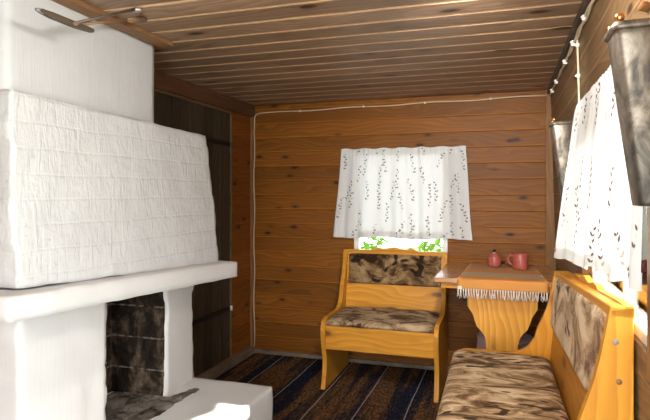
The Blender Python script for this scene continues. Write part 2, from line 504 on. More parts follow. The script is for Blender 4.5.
# trims
def trim(name, mat, *a, bev=.003):
    bm = bmesh.new(); box(bm, *a, bev=bev); return structure(link(name, bm, mat))
trim('trim_1', M['beam'], XL, XL + .03, 2.2, YB, 1.855, CEIL)                 # board over the door
trim('trim_2', M['trim'], XR(1.4) - .045, XR(1.0) + .02, YB - .018, YB, 0.0, CEIL)   # corner post right
trim('trim_3', wood('strip_wood', 1, 0, (.34, .18, .08), (.2, .1, .045), knots=False), -1.53, -1.455, 1.0, 2.215, 1.93, CEIL)
trim('trim_4', M['oldwood'], XR(CEIL) - .022, XR(CEIL) + .01, YF, YB - .02, CEIL - .03, CEIL)
trim('trim_5', M['trim'], XL, XL + .02, YB - .03, YB, 0, 1.86)
trim('baseboard_left', M['base'], XL, XL + .035, 2.6, YB - .03, 0, .062)
trim('baseboard_back', M['base'], XL + .03, XR(0) - .05, YB - .03, YB, 0, .032)

# window 1 (back)
def window(name, ax, a0, a1, z0, z1, face, out, pane_at, fw=.045, split=True):
    bm = bmesh.new()
    def bx(b, p0, p1, d0, d1, q0, q1, bev=.003):
        lo, hi = sorted((face + out * d0, face + out * d1))
        if ax == 'x': box(b, p0, p1, lo, hi, q0, q1, bev)
        else: box(b, lo, hi, p0, p1, q0, q1, bev)
    bx(bm, a0, a0 + fw, .02, .085, z0, z1); bx(bm, a1 - fw, a1, .02, .085, z0, z1)
    bx(bm, a0 + fw, a1 - fw, .02, .085, z0, z0 + fw); bx(bm, a0 + fw, a1 - fw, .02, .085, z1 - fw, z1)
    w = structure(link(name, bm, M['white_paint']))
    if not split:
        g = bmesh.new(); bx(g, a0 + fw - .004, a1 - fw + .004, .052, .056, z0 + fw - .004, z1 - fw + .004, 0)
        link('glass_pane', g, M['glass'], w)
        return w
    mid = (a0 + a1) / 2
    g = bmesh.new(); bx(g, a0 + fw - .004, mid - .012, .052, .056, z0 + fw - .004, z1 - fw + .004, 0)
    link('glass_pane', g, M['glass'], w)
    g = bmesh.new(); bx(g, mid + .012, a1 - fw + .004, .052, .056, z0 + fw - .004, z1 - fw + .004, 0)
    link('glass_pane', g, M['glass'], w)
    g = bmesh.new(); bx(g, mid - .016, mid + .016, .035, .07, z0 + fw, z1 - fw)
    link('mullion', g, M['white_paint'], w)
    return w
w1 = window('window_1', 'x', W1[0], W1[1], W1[2], W1[3], YB, 1, 0, fw=.035, split=False)
w2 = window('window_2', 'y', W2[0], W2[1], W2[2], W2[3], XR(1.2), 1, 0, fw=.03)
g = bmesh.new(); box(g, XR(1.2) - .02, XR(1.2) + .012, W2[0] - .06, W2[0] - .002, W2[2] - .02, W2[3] + .05, .003)
link('casing', g, M['trim'], w2)
g = bmesh.new(); box(g, XR(1.2) - .014, XR(1.2) + .012, W2[1] + .002, W2[1] + .06, W2[2] - .02, W2[3] + .05, .003)
link('casing', g, M['trim'], w2)

window('added_window', 'y', W3[0], W3[1], W3[2], W3[3], XR(1.2), 1, 0, fw=.03)  # added out of view, lets light in from the right
# dark door in the left wall
bm = bmesh.new()
yy = DR[0]
nb = 7; bw = (DR[1] - DR[0]) / nb
for i in range(nb):
    box(bm, XL - .045, XL - .004, DR[0] + i * bw + .001, DR[0] + (i + 1) * bw - .001, DR[2], DR[3] - .002, .004)
d1 = structure(link('door_1', bm, M['door']))
for zz in (1.615, .42):
    g = bmesh.new(); box(g, XL - .004, XL + .004, 2.95, DR[1] - .012, zz - .017, zz + .017, .002)
    link('strap_hinge', g, M['iron'], d1)
    g = bmesh.new(); tube(g, [(XL + .008, DR[1] - .004, zz - .016), (XL + .008, DR[1] - .004, zz + .016)], .010, 10)
    link('hinge_pin', g, M['clip'] if zz < 1 else M['rust'], d1, True)
g = bmesh.new(); box(g, XL - .01, XL + .006, DR[1] - .001, DR[1] + .016, .06, 1.855, .002); box(g, XL - .01, XL + .006, DR[0], DR[1], 1.843, 1.856, .002)
link('door_frame', g, wood('door_frame_wood', 2, 1, (.24, .14, .075), (.12, .065, .034), knots=False), d1)

# frame of the doorway added behind the viewer
g = bmesh.new()
box(g, D2[0] - .0, D2[0] + .03, YF - TH, YF, 0, D2[3], .003); box(g, D2[1] - .03, D2[1], YF - TH, YF, 0, D2[3], .003)
box(g, D2[0] + .03, D2[1] - .03, YF - TH, YF, D2[3] - .03, D2[3], .003)
structure(link('added_doorway', g, M['trim']))

# rug
bm = bmesh.new()
nx, ny = 60, 100
gx0, gx1, gy0, gy1 = -1.86, .22, .2, 3.955
HX, HY = -1.085, 2.53     # the rug stops at the hearth
G = [[bm.verts.new((gx0 + (gx1 - gx0) * i / nx, gy0 + (gy1 - gy0) * j / ny,
      .009 + .004 * noise.noise(Vector((i * .35, j * .12, 0))) )) for j in range(ny + 1)] for i in range(nx + 1)]
for i in range(nx):
    for j in range(ny):
        if G[i][j].co.x < HX and G[i][j].co.y < HY: continue
        bm.faces.new((G[i][j], G[i + 1][j], G[i + 1][j + 1], G[i][j + 1]))
bmesh.ops.delete(bm, geom=[v for v in bm.verts if not v.link_faces], context='VERTS')
r = bmesh.ops.extrude_face_region(bm, geom=bm.faces[:])
for v in r['geom']:
    if isinstance(v, bmesh.types.BMVert): v.co.z = .001
tag(link('rag_rug', bm, M['rug'], smooth=True), 'dark brown and navy striped rag rug with thin pale lines covering the floor', 'rug')

# ------------------------------------------------------------------ fireplace
fp = thing('fireplace', 'big whitewashed brick open fireplace with mantel shelf against the left wall', 'fireplace', (-1.6, 1.95, 0))
FO = Vector((-1.6, 1.95, 0))
def fpart(name, c, mat, **kw):
    bm = bmesh.new(); rough_hexa(bm, c, **kw)
    for v in bm.verts: v.co -= FO
    return link(name, bm, mat, fp, smooth=True)
BK = XL + .004
def H(nb, fb, nf, ff, z):   # helper for a level: near-back, far-back, near-front, far-front
    return nb, fb, nf, ff
# c[i][j][k]: i back/front, j near/far, k bottom/top
fpart('chimney', [[[(BK, 1.355, 1.50), (BK, 1.355, 1.95)], [(BK, 2.2, 1.50), (BK, 2.2, 1.95)]],
                  [[(-1.505, 1.355, 1.50), (-1.505, 1.355, 1.95)], [(-1.545, 2.2, 1.50), (-1.545, 2.2, 1.95)]]],
      M['plaster'], step=.03, amp=.003, seed=1)
fpart('hood', [[[(BK, 1.345, .955), (BK, 1.333, 1.583)], [(BK, 2.53, .90), (BK, 2.525, 1.552)]],
               [[(-1.44, 1.345, .955), (-1.47, 1.333, 1.583)], [(-1.385, 2.525, .90), (-1.46, 2.523, 1.552)]]],
      M['white'], step=.016, amp=.005, seed=2, course=.083)
fpart('mantel_shelf', [[[(BK, 1.245, .875), (BK, 1.245, .952)], [(BK, 2.565, .826), (BK, 2.565, .909)]],
                       [[(-1.366, 1.243, .875), (-1.366, 1.243, .952)], [(-1.305, 2.568, .826), (-1.305, 2.568, .909)]]],
      M['limewash'], step=.02, amp=.004, seed=3)
fpart('pier', [[[(BK, 1.406, .29), (BK, 1.406, .89)], [(BK, 1.819, .29), (BK, 1.819, .87)]],
               [[(-1.50, 1.406, .29), (-1.50, 1.406, .89)], [(-1.50, 1.819, .29), (-1.50, 1.819, .87)]]],
      M['limewash'], step=.02, amp=.004, seed=4, course=.083)
fpart('pier', [[[(BK, 2.222, .29), (BK, 2.222, .86)], [(BK, 2.51, .29), (BK, 2.51, .84)]],
               [[(-1.497, 2.222, .29), (-1.497, 2.222, .86)], [(-1.53, 2.51, .29), (-1.53, 2.51, .84)]]],
      M['limewash'], step=.02, amp=.004, seed=5, course=.083)
fpart('hearth', hexa(BK, -1.09, 1.40, 2.52, .011, .307), M['limewash'], step=.02, amp=.004, seed=6)
# firebox lining
bm = bmesh.new()
box(bm, -1.80, -1.512, 2.206, 2.228, .30, .875); box(bm, -1.80, -1.512, 1.813, 1.833, .30, .875)
box(bm, -1.83, -1.79, 1.815, 2.226, .30, .875); box(bm, -1.80, -1.52, 1.82, 2.22, .845, .875)
for v in bm.verts: v.co -= FO
link('firebox_lining', bm, M['soot'], fp)
# ash
bm = bmesh.new()
N1, N2 = 46, 40
def ashpos(i, j):
    y = 1.825 + .55 * j / N2
    edge = -1.405 + .018 * noise.noise(Vector((y * 14, 3.3, 0))) + .01 * noise.noise(Vector((y * 45, 9, 0)))
    if y > 2.2:
        k = (y - 2.2) / .175
        lo = -1.50 + .085 * k
    else: lo = -1.79
    x = lo + (edge - lo) * i / N1
    z = .311 + .012 * (.5 + noise.noise(Vector((x * 13, y * 13, 1)))) + .006 * noise.noise(Vector((x * 45, y * 45, 5)))
    bd = min(i, N1 - i, N2 - j) / 5
    if bd < 1: z = .302 + (z - .302) * (bd ** .5)
    return (x, y, z)
G = [[bm.verts.new(Vector(ashpos(i, j)) - FO) for j in range(N2 + 1)] for i in range(N1 + 1)]
for i in range(N1):
    for j in range(N2): bm.faces.new((G[i][j], G[i + 1][j], G[i + 1][j + 1], G[i][j + 1]))
ao = link('ash_bed', bm, M['ash'], fp, smooth=True)

# ------------------------------------------------------------------ hanging rack by the chimney
rk = thing('hanging_rack', 'old grey wooden bar held out by two metal rods from the ceiling above the fireplace', 'hanging bar', (-1.34, 1.78, CEIL))
RO = Vector((-1.34, 1.78, CEIL))
bm = bmesh.new()
a, b = Vector((-1.345, 1.325, 1.808)), Vector((-1.336, 1.535, 1.803))
d = (b - a).normalized(); up = Vector((0, 0, 1)); sd = d.cross(up).normalized()
prof = [(.0, .0), (.01, .006), (.05, .009), (.2, .009), (.222, .008), (.222, -.003), (.15, -.009), (.05, -.009), (.01, -.004)]
A = [bm.verts.new(a + d * p + up * q - sd * .009 - RO) for p, q in prof]; B = [bm.verts.new(a + d * p + up * q + sd * .009 - RO) for p, q in prof]
bm.faces.new(A); bm.faces.new(B[::-1])
for i in range(len(prof)): bm.faces.new((A[i], A[(i + 1) % len(prof)], B[(i + 1) % len(prof)], B[i]))
bar = link('bar', bm, M['oldwood'], rk)
bm = bmesh.new(); tube(bm, [a - d * .006 - RO, a + d * .02 + up * .002 - RO], [.005, .009], 10)
link('metal_tip', bm, plain('grey_metal_tip', (.35, .36, .38), .4, .7), bar, True)
mid = Vector((-1.333, 1.455, 1.803))
e1, e2 = Vector((-1.308, 1.751, 1.943)), Vector((-1.365, 1.87, 1.946))
bm = bmesh.new(); tube(bm, [mid - RO, mid.lerp(e1, .5) - RO, e1 - RO], .0055, 8); link('rod', bm, M['rust'], rk, True)
bm = bmesh.new(); tube(bm, [mid + Vector((0, .005, -.002)) - RO, mid.lerp(e2, .75) - RO], .005, 8)
tube(bm, [mid.lerp(e2, .72) - RO, mid.lerp(e2, .8) - RO, e2 - RO], [.007, .011, .012], 8); link('rod', bm, plain('brown_rod', (.26, .15, .08), .5), rk, True)
bm = bmesh.new(); lathe(bm, [(.016, -.012), (.018, -.004), (.012, .004)], e1 - RO, 14); link('bolt', bm, plain('bright_bolt', (.6, .58, .55), .35, .8), rk, True)
bm = bmesh.new(); lathe(bm, [(.012, -.012), (.014, -.004), (.012, .002)], e2 - RO, 14); link('bolt', bm, M['rust'], rk, True)

# ------------------------------------------------------------------ upholstered parts
def puffy(x0, x1, y0, y1, z0, z1, n=26, m=18, ex=10, wob=.006, seed=0):
    bm = bmesh.new()
    T = {}; Bt = {}
    for i in range(n + 1):
        for j in range(m + 1):
            s = -math.cos(PI * i / n); t_ = -math.cos(PI * j / m)
            s = .6 * s + .4 * (2 * i / n - 1); t_ = .6 * t_ + .4 * (2 * j / m - 1)
            h = (max(0, 1 - abs(s) ** ex) * max(0, 1 - abs(t_) ** ex)) ** .45
            x = x0 + (x1 - x0) * (s + 1) / 2; y = y0 + (y1 - y0) * (t_ + 1) / 2
            z = z0 + .35 * (z1 - z0) + (z1 - z0) * .65 * h
            z += h * wob * noise.noise(Vector((x * 7 + seed, y * 7, seed)))
            T[i, j] = bm.verts.new((x, y, z))
            Bt[i, j] = bm.verts.new((x, y, z0)) if i in (0, n) or j in (0, m) else None
    for i in range(n):
        for j in range(m): bm.faces.new((T[i, j], T[i + 1, j], T[i + 1, j + 1], T[i, j + 1]))
    ring = [(i, 0) for i in range(n)] + [(n, j) for j in range(m)] + [(i, m) for i in range(n, 0, -1)] + [(0, j) for j in range(m, 0, -1)]
    for a_, b_ in zip(ring, ring[1:] + ring[:1]):
        bm.faces.new((T[a_], T[b_], Bt[b_], Bt[a_]))
    bm.faces.new([Bt[a_] for a_ in ring])
    return bm

def xform(bm, mat):
    for v in bm.verts: v.co = mat @ v.co

def curve(pts, n=6):
    """Catmull-Rom through pts"""
    out = []
    P = [pts[0]] + list(pts) + [pts[-1]]
    for i in range(1, len(P) - 2):
        for k in range(n):
            t = k / n
            p0_, p1_, p2_, p3_ = P[i - 1], P[i], P[i + 1], P[i + 2]
            out.append(tuple(.5 * (2 * p1_[q] + (-p0_[q] + p2_[q]) * t + (2 * p0_[q] - 5 * p1_[q] + 4 * p2_[q] - p3_[q]) * t * t + (-p0_[q] + 3 * p1_[q] - 3 * p2_[q] + p3_[q]) * t ** 3) for q in (0, 1)))
    out.append(pts[-1])
    return out

def bench(root, L, depth, Htop, tilt, seat_top, mats, cushion, tk=.028, fat=.03, apron=(.255, .405), topw=.03, lean0=.09):
    """local frame: x along the bench, back at y=0, front at y=-depth"""
    def shear(bm):      # the old bench sags towards its far end
        if tilt:
            for v in bm.verts:
                k = max(0, min(1, (v.co.z - .40) / .3))
                v.co.z += tilt * v.co.x * k
        return bm
    y_at = lambda z: -(lean0 - (z - .45) / (Htop - .45) * (lean0 - topw))    # leaning front face of the back
    D = depth
    front = curve([(-D + .0, 0), (-D + .028, .07), (-D + .040, .17), (-D + .014, .27), (-D - .002, .34), (-D + .0, .40), (-D + .022, .432)], 5)
    arm = curve([(-D + .06, .447), (-D + .2, .447), (-.24, .452), (-.165, .50), (-.135, .58), (y_at(.70) - .022, .70), (y_at(Htop) - .008, Htop - .01)], 5)
    prof = front + arm + [(-.004, Htop), (-.004, 0)]
    for x in (0, L - tk):
        bm = bmesh.new(); prism(bm, prof, 'x', x, x + tk, .003)
        link('end_panel', shear(bm), mats['z'], root)
    bm = bmesh.new(); box(bm, tk, L - tk, -D + .012, -D + .034, apron[0], apron[1], .003)
    link('front_apron', bm, mats['x'], root)
    bm = bmesh.new(); box(bm, tk, L - tk, -D + .034, -.06, .39, .408, .002); box(bm, tk, L - tk, -.06, -.035, .30, .40, .002)
    link('seat_board', bm, mats['x'], root)
    bm = puffy(tk + .002, L - tk - .002, -D + .006, -lean0 + .006, .408, seat_top, n=40, seed=L)
    link('seat_cushion', shear(bm), mats['seat'], root, True)
    # back board, leaning
    def lean_slab(z0, z1, d0, d1, x0, x1, bev=.002):
        bm = bmesh.new()
        vs = box(bm, x0, x1, 0, 1, z0, z1, 0)
        for v in bm.verts:
            z = v.co.z
            v.co.y = y_at(z) + (d0 if v.co.y < .5 else d1)
        bmesh.ops.bevel(bm, geom=bm.edges[:], offset=bev, segments=2, profile=.5, affect='EDGES')
        return bm
    bm = lean_slab(.415, Htop - .03, .012, .028, tk, L - tk)
    link('back_board', shear(bm), mats['x'], root)
    c0, c1 = cushion
    bm = puffy(tk + .014, L - tk - .014, c0, c1, 0, .024, n=36, m=14, ex=14, wob=.003, seed=L + 3)
    for v in bm.verts:
        x, zz, dd = v.co
        v.co = Vector((x, y_at(zz) + .012 - dd, zz))
    link('back_cushion', shear(bm), mats['back'], root, True)
    # top rail with its wavy crest
    bm = bmesh.new()
    box(bm, 0, L, -topw - .008, -.001, Htop - .03, Htop, .004)
    n = 60; pts = []
    for i in range(n + 1):
        s = i / n
        c = abs(s - .5)
        h = .004
        if c < .21: h = .010 + .012 * math.cos(c / .21 * PI / 2) + .007 * math.cos(c / .21 * PI * 2.5)
        if c > .44: h *= max(.1, (.5 - c) / .06)
        pts.append((s * L, Htop + h))
    prism(bm, [(0, Htop - .028)] + pts + [(L, Htop - .028)], 'y', -.024, -.003, .002)
    link('top_rail', shear(bm), mats['x'], root)

# bench under the back window
b1 = thing('corner_bench', 'pine bench with dark brown plush standing under the back window', 'bench', (-1.118, 3.90, .013))
bench(b1, .737, .562, .835, 0, .452, dict(x=M['pine_x'], z=M['pine_z'], seat=M['fab_dark_seat'], back=M['fab_dark']), (.603, .818))
# bench along the right wall
b2 = thing('corner_bench', 'pine bench with mottled beige plush along the right wall in the foreground', 'bench', (.283, 2.95, .013), math.radians(-88.9))
bench(b2, 1.385, .545, .862, .067, .465, dict(x=M['pine_x'], z=M['pine_z'], seat=M['fab_seat'], back=M['fab_back']), (.60, .845), tk=.032, topw=.05)

for yy, zz, mm in ((-.046, .864, plain('grey_plug', (.26, .22, .19), .5)), (-.038, .764, plain('brown_plug', (.24, .11, .04), .5))):
    bm = bmesh.new(); lathe(bm, [(.0, -.001), (.0075, -.001), (.0075, .0012), (.006, .002), (.0, .002)], n=16)
    xform(bm, Matrix.Translation((1.385, yy, zz)) @ Matrix.Rotation(PI / 2, 4, 'Y')); link('screw_plug', bm, mm, b2, True)
# ------------------------------------------------------------------ table
tb = thing('wall_table', 'pine table with scalloped pedestal standing in the corner between the two benches', 'table', (-.06, 3.6, 0))
TO = Vector((-.06, 3.6, 0))
TZ = .776
def tpart(name, bm, mat):
    for v in bm.verts: v.co -= TO
    return link(name, bm, mat, tb)
bm = bmesh.new(); box(bm, -.392, .272, 3.205, 3.978, TZ - .028, TZ, .005); tpart('table_top', bm, M['table'])
bm = bmesh.new(); box(bm, -.355, .265, 3.24, 3.262, TZ - .062, TZ - .028, .002); box(bm, -.355, -.333, 3.262, 3.96, TZ - .062, TZ - .028, .002)
tpart('apron', bm, M['pine_x'])
# scalloped pedestal panel
cx = -.022
def half(sign):
    pts = [(.19, TZ - .03), (.19, .605), (.176, .592), (.157, .563), (.149, .525), (.139, .492), (.113, .465), (.092, .44), (.083, .40), (.083, .2), (.1, .13), (.15, .07), (.19, .04), (.19, .011)]
    return [(cx + sign * x, z) for x, z in curve(pts[:1], 1) + pts[1:]]
left, right = half(-1), half(1)
bm = bmesh.new(); prism(bm, left + right[::-1], 'y', 3.30, 3.332, .003); tpart('pedestal_panel', bm, M['pine_zx'])
bm = bmesh.new(); box(bm, cx - .045, cx + .045, 3.332, 3.96, .60, TZ - .028, .003); tpart('stretcher', bm, M['pine_x'])

# runner with fringe
rn = thing('table_runner', 'orange and beige striped table runner with cream fringe lying on the pine table', 'table runner', (-.02, 3.55, TZ))
NO = Vector((-.02, 3.55, TZ))
bm = bmesh.new()
path = [(3.945 - .73 * k / 24, TZ + .0015 + .0015 * abs(noise.noise(Vector((k * .7, 0, 0))))) for k in range(25)]
path += [(3.203, TZ + .001), (3.198, TZ - .003), (3.1965, TZ - .012), (3.196, TZ - .03), (3.195, TZ - .048), (3.195, TZ - .055)]
nn = 24
xl = lambda y: -.225 + (-.262 + .225) * (3.945 - y) / .74
xr_ = lambda y: .178 + (.216 - .178) * (3.945 - y) / .74
rows = []
for (y_, z_) in path:
    rows.append([bm.verts.new(Vector((xl(y_) + (xr_(y_) - xl(y_)) * i / nn, y_ - (.003 * math.sin(i * .9) * max(0, (TZ - z_) / .05)), z_)) - NO) for i in range(nn + 1)])
for a_, b_ in zip(rows, rows[1:]):
    for i in range(nn): bm.faces.new((a_[i], a_[i + 1], b_[i + 1], b_[i]))
r = bmesh.ops.solidify(bm, geom=bm.faces[:], thickness=-.0015)
# material uses object coordinates of the world position: shift handled by giving the material the offset below
rc = link('runner_cloth', bm, M['runner'], rn, True)
bm = bmesh.new()
random.seed(3)
for i in range(34):
    x = xl(3.195) + (xr_(3.195) - xl(3.195)) * (i + .5) / 34
    for q in range(2):
        dx, dy = random.uniform(-.010, .010), random.uniform(-.008, .004)
        ln = random.uniform(.040, .056)
        p = [Vector((x + (q - .5) * .004, 3.194, TZ - .053)) - NO, Vector((x + dx * .3, 3.193 + dy * .4, TZ - .053 - ln * .5)) - NO, Vector((x + dx + random.uniform(-.004, .004), 3.192 + dy, TZ - .053 - ln)) - NO]
        tube(bm, p, [.0022, .0022, .0026], 5)
link('fringe', bm, M['fringe'], rn, True)
bm = bmesh.new(); box(bm, -.258, -.236, 3.1905, 3.1925, TZ - .056, TZ - .04)
xform(bm, Matrix.Translation(-NO)); link('care_tag', bm, M['clip'], rc)

# red jars
def mk_pot(name, label, loc, lidded):
    o = thing(name, label, 'jar' if lidded else 'mug', loc)
    bm = bmesh.new()
    if lidded:
        lathe(bm, [(.034, 0), (.040, .004), (.0425, .02), (.0425, .062), (.038, .071), (.032, .073)], n=24); link('body', bm, M['redclay'], o, True)
        bm = bmesh.new(); lathe(bm, [(.034, .072), (.033, .080), (.014, .088), (.008, .09)], n=20); lid = link('lid', bm, M['redclay'], o, True)
        bm = bmesh.new(); lathe(bm, [(.006, .088), (.007, .093), (.011, .101), (.010, .110), (.004, .114)], n=14); link('knob', bm, M['blackknob'], lid, True)
        bm = bmesh.new(); lathe(bm, [(.008, .0865), (.010, .090), (.007, .0925)], n=14); link('knob_ring', bm, M['clip'], lid, True)
        bm = bmesh.new(); tube(bm, [(.040, -.005, .028), (.056, -.008, .030), (.066, -.01, .03)], [.008, .010, .007], 10); link('spout', bm, M['blackknob'], o, True)
    else:
        lathe(bm, [(.040, 0), (.045, .004), (.046, .02), (.046, .094), (.044, .099), (.041, .097), (.041, .012), (.0, .010)], n=28); link('body', bm, M['redclay'], o, True)
        bm = bmesh.new()
        tube(bm, [(-.042, .02, .082), (-.062, .03, .084), (-.073, .035, .068), (-.072, .034, .042), (-.058, .028, .024), (-.042, .02, .022)], .0085, 8); link('handle', bm, M['redclay'], o, True)
    return o
mk_pot('lidded_jar', 'small brick red lidded jar with dark knob, left on the striped runner', (-.072, 3.775, TZ + .003), True)
mk_pot('clay_mug', 'brick red mug with handle, right of the lidded jar on the runner', (.087, 3.70, TZ + .003), False)

# lilac tub
tub = thing('plastic_tub', 'pale lilac rounded plastic tub on the floor, half hidden behind the table pedestal', 'tub', (-.005, 3.72, .013))
bm = bmesh.new(); lathe(bm, [(.185, 0), (.189, .006), (.180, .18), (.170, .325), (.166, .333), (.160, .325), (.170, .18), (.178, .012), (.0, .01)], n=40); link('tub_wall', bm, M['lilac'], tub, True)
bm = bmesh.new(); lathe(bm, [(.164, .318), (.174, .320), (.174, .332), (.164, .337)], n=40); link('rim', bm, M['lilac'], tub, True)

# ------------------------------------------------------------------ curtains
def twig_leaves(bm, pos, umax, vmax, seed, dens=(.088, .205)):
    """printed twigs: pos(u, v) maps cloth metres (u across, v down) to (point, normal)"""
    rnd = random.Random(seed)
    def quad(u, v, ang, ln, wd, mi):
        ca, sa = math.cos(ang), math.sin(ang)
        pts = []
        for a_, b_ in ((0, 0), (.3, .5), (.65, .45), (1, 0), (.65, -.45), (.3, -.5)):
            du = a_ * ln * sa + b_ * wd * ca; dv = -a_ * ln * ca + b_ * wd * sa
            uu, vv = u + du, v + dv
            if not (0.004 < uu < umax - .004 and .004 < vv < vmax - .004): return
            p, n = pos(uu, vv); pts.append(p + n * .0012)
        vs = [bm.verts.new(p) for p in pts]
        bm.faces.new(vs).material_index = mi
    nc = int(umax / dens[0]); nr = int(vmax / dens[1]) + 1
    for c in range(nc):
        for r_ in range(-1, nr + 1):
            u0 = (c + .5) * umax / nc + rnd.uniform(-.026, .026)
            v0 = (r_ + 1) * dens[1] + (dens[1] * .5 if c % 2 else 0) + rnd.uniform(-.04, .04)
            th = rnd.uniform(-.25, .25); u, v = u0, v0
            nl = rnd.randint(6, 8)
            for k in range(nl):
                u2, v2 = u + math.sin(th) * .021, v - math.cos(th) * .021
                quad(u, v, th, .018, .0014, 2)
                sd_ = 1 if k % 2 else -1
                dark = 1 if rnd.random() < .72 else 2
                quad(u2, v2, th + sd_ * rnd.uniform(.5, .9), rnd.uniform(.016, .024), .0085, dark)
                if rnd.random() < .4: quad(u2, v2, th - sd_ * rnd.uniform(.5, .9), rnd.uniform(.011, .016), .006, dark)
                u, v = u2, v2; th += rnd.uniform(-.15, .15)

def curtain(name, label, F, umax, vmax, nu, nv, seed, dens=(.088, .205)):
    """F(s, w) -> point on the hanging cloth, 0..1"""
    bm = bmesh.new()
    def pos(u, v):
        s, w = min(max(u / umax, 0), 1), min(max(v / vmax, 0), 1)
        p = F(s, w)
        e = .004
        du = F(min(s + e, 1), w) - F(max(s - e, 0), w); dv = F(s, min(w + e, 1)) - F(s, max(w - e, 0))
        n = -du.cross(dv).normalized()
        return p, n
    G = [[bm.verts.new(F(i / nu, j / nv)) for j in range(nv + 1)] for i in range(nu + 1)]
    for i in range(nu):
        for j in range(nv):
            bm.faces.new((G[i][j], G[i + 1][j], G[i + 1][j + 1], G[i][j + 1])).material_index = 0
    for w0, w1 in ((0, .045), (.93, 1)):      # header and hem, sewn double
        G = [[bm.verts.new(F(i / nu, w0 + (w1 - w0) * j / 3) + pos(umax * i / nu, vmax * (w0 + (w1 - w0) * j / 3))[1] * -.0025) for j in range(4)] for i in range(nu + 1)]
        for i in range(nu):
            for j in range(3): bm.faces.new((G[i][j], G[i + 1][j], G[i + 1][j + 1], G[i][j + 1])).material_index = 0
    twig_leaves(bm, pos, umax, vmax, seed, dens)
    me = bpy.data.meshes.new(name)
    bm.to_mesh(me); bm.free()
    for m in (M['curtain'], M['print'], M['print_pale']): me.materials.append(m)
    for p in me.polygons: p.use_smooth = True
    o = bpy.data.objects.new(name, me); COL.objects.link(o)
    return o

def F1(s, w):
    # back window: gathered on a wire, flaring at the hem
    x = (-1.165 + .895 * s) * (1 - w) + (-1.219 + 1.0 * s) * w
    fold = .013 * math.sin(s * 2 * PI * 9 + .6 + .8 * math.sin(s * 11)) + .009 * math.sin(s * 2 * PI * 4.3 + 1.2)
    top = .003 * math.sin(s * 2 * PI * 31) + .002 * math.sin(s * 2 * PI * 17)
    y = 3.965 - .014 * w - fold * (.35 + .65 * w) - top * max(0, 1 - w * 4)
    edge = max(0, abs(s - .5) - .37) / .13
    y += .010 * edge * w
    z = 1.585 + .004 * math.sin(s * 40) * (1 - w) - w * (.652 + .006 * math.sin(s * 13) - .0 * s)
    x += .004 * math.sin(w * 5 + s * 7)
    return Vector((x, y, z))
cu1 = thing('curtain', 'short white curtain with grey twig print hanging over the back window', 'curtain', (0, 0, 0))
o = curtain('cloth_panel', '', F1, .98, .655, 190, 40, 4, (.082, .19)); o.parent = cu1
bm = bmesh.new(); tube(bm, [(-1.17, 3.975, 1.578), (-.262, 3.975, 1.578)], .004, 8); link('curtain_rod', bm, M['clip'], cu1, True)

def lerp_tab(tab, s):
    for (a_, va), (b_, vb) in zip(tab, tab[1:]):
        if s <= b_:
            t = (s - a_) / (b_ - a_); t = t * t * (3 - 2 * t)
            return va + (vb - va) * t
    return tab[-1][1]
def F2(s, w):
    # right window, s = 0 at the far side; billows into the room
    Y = 2.46 - 1.225 * s
    zt = 1.608 - .012 * s
    zb = lerp_tab([(0, .985), (.12, 1.008), (.25, 1.018), (.40, 1.02), (.7, 1.045), (1, 1.062)], s) + .006 * math.sin(s * 37)
    z = zt + (zb - zt) * w
    z0 = XR(z)
    bulge = lerp_tab([(0, .095), (.2, .080), (.5, .052), (1, .03)], s)
    fold = (.013 * math.sin(s * 2 * PI * 7 + .4) + .009 * math.sin(s * 2 * PI * 3.3 + 2)) * (.08 + .92 * w)
    top = .003 * math.sin(s * 2 * PI * 29) * max(0, 1 - 4 * w)
    X = z0 - .022 - bulge * (w ** .8) + fold + top
    return Vector((min(X, z0 - .006), Y + .012 * math.sin(s * 15) * w, z))
cu2 = thing('curtain', 'white curtain with brown leaf print billowing at the right window above the plush bench', 'curtain', (0, 0, 0))
o = curtain('cloth_panel', '', F2, 1.32, .62, 200, 40, 9, (.105, .21)); o.parent = cu2
bm = bmesh.new(); tube(bm, [(XR(1.6) - .014, 2.47, 1.603), (XR(1.6) - .014, 1.2, 1.592)], .004, 8); link('curtain_rod', bm, M['clip'], cu2, True)

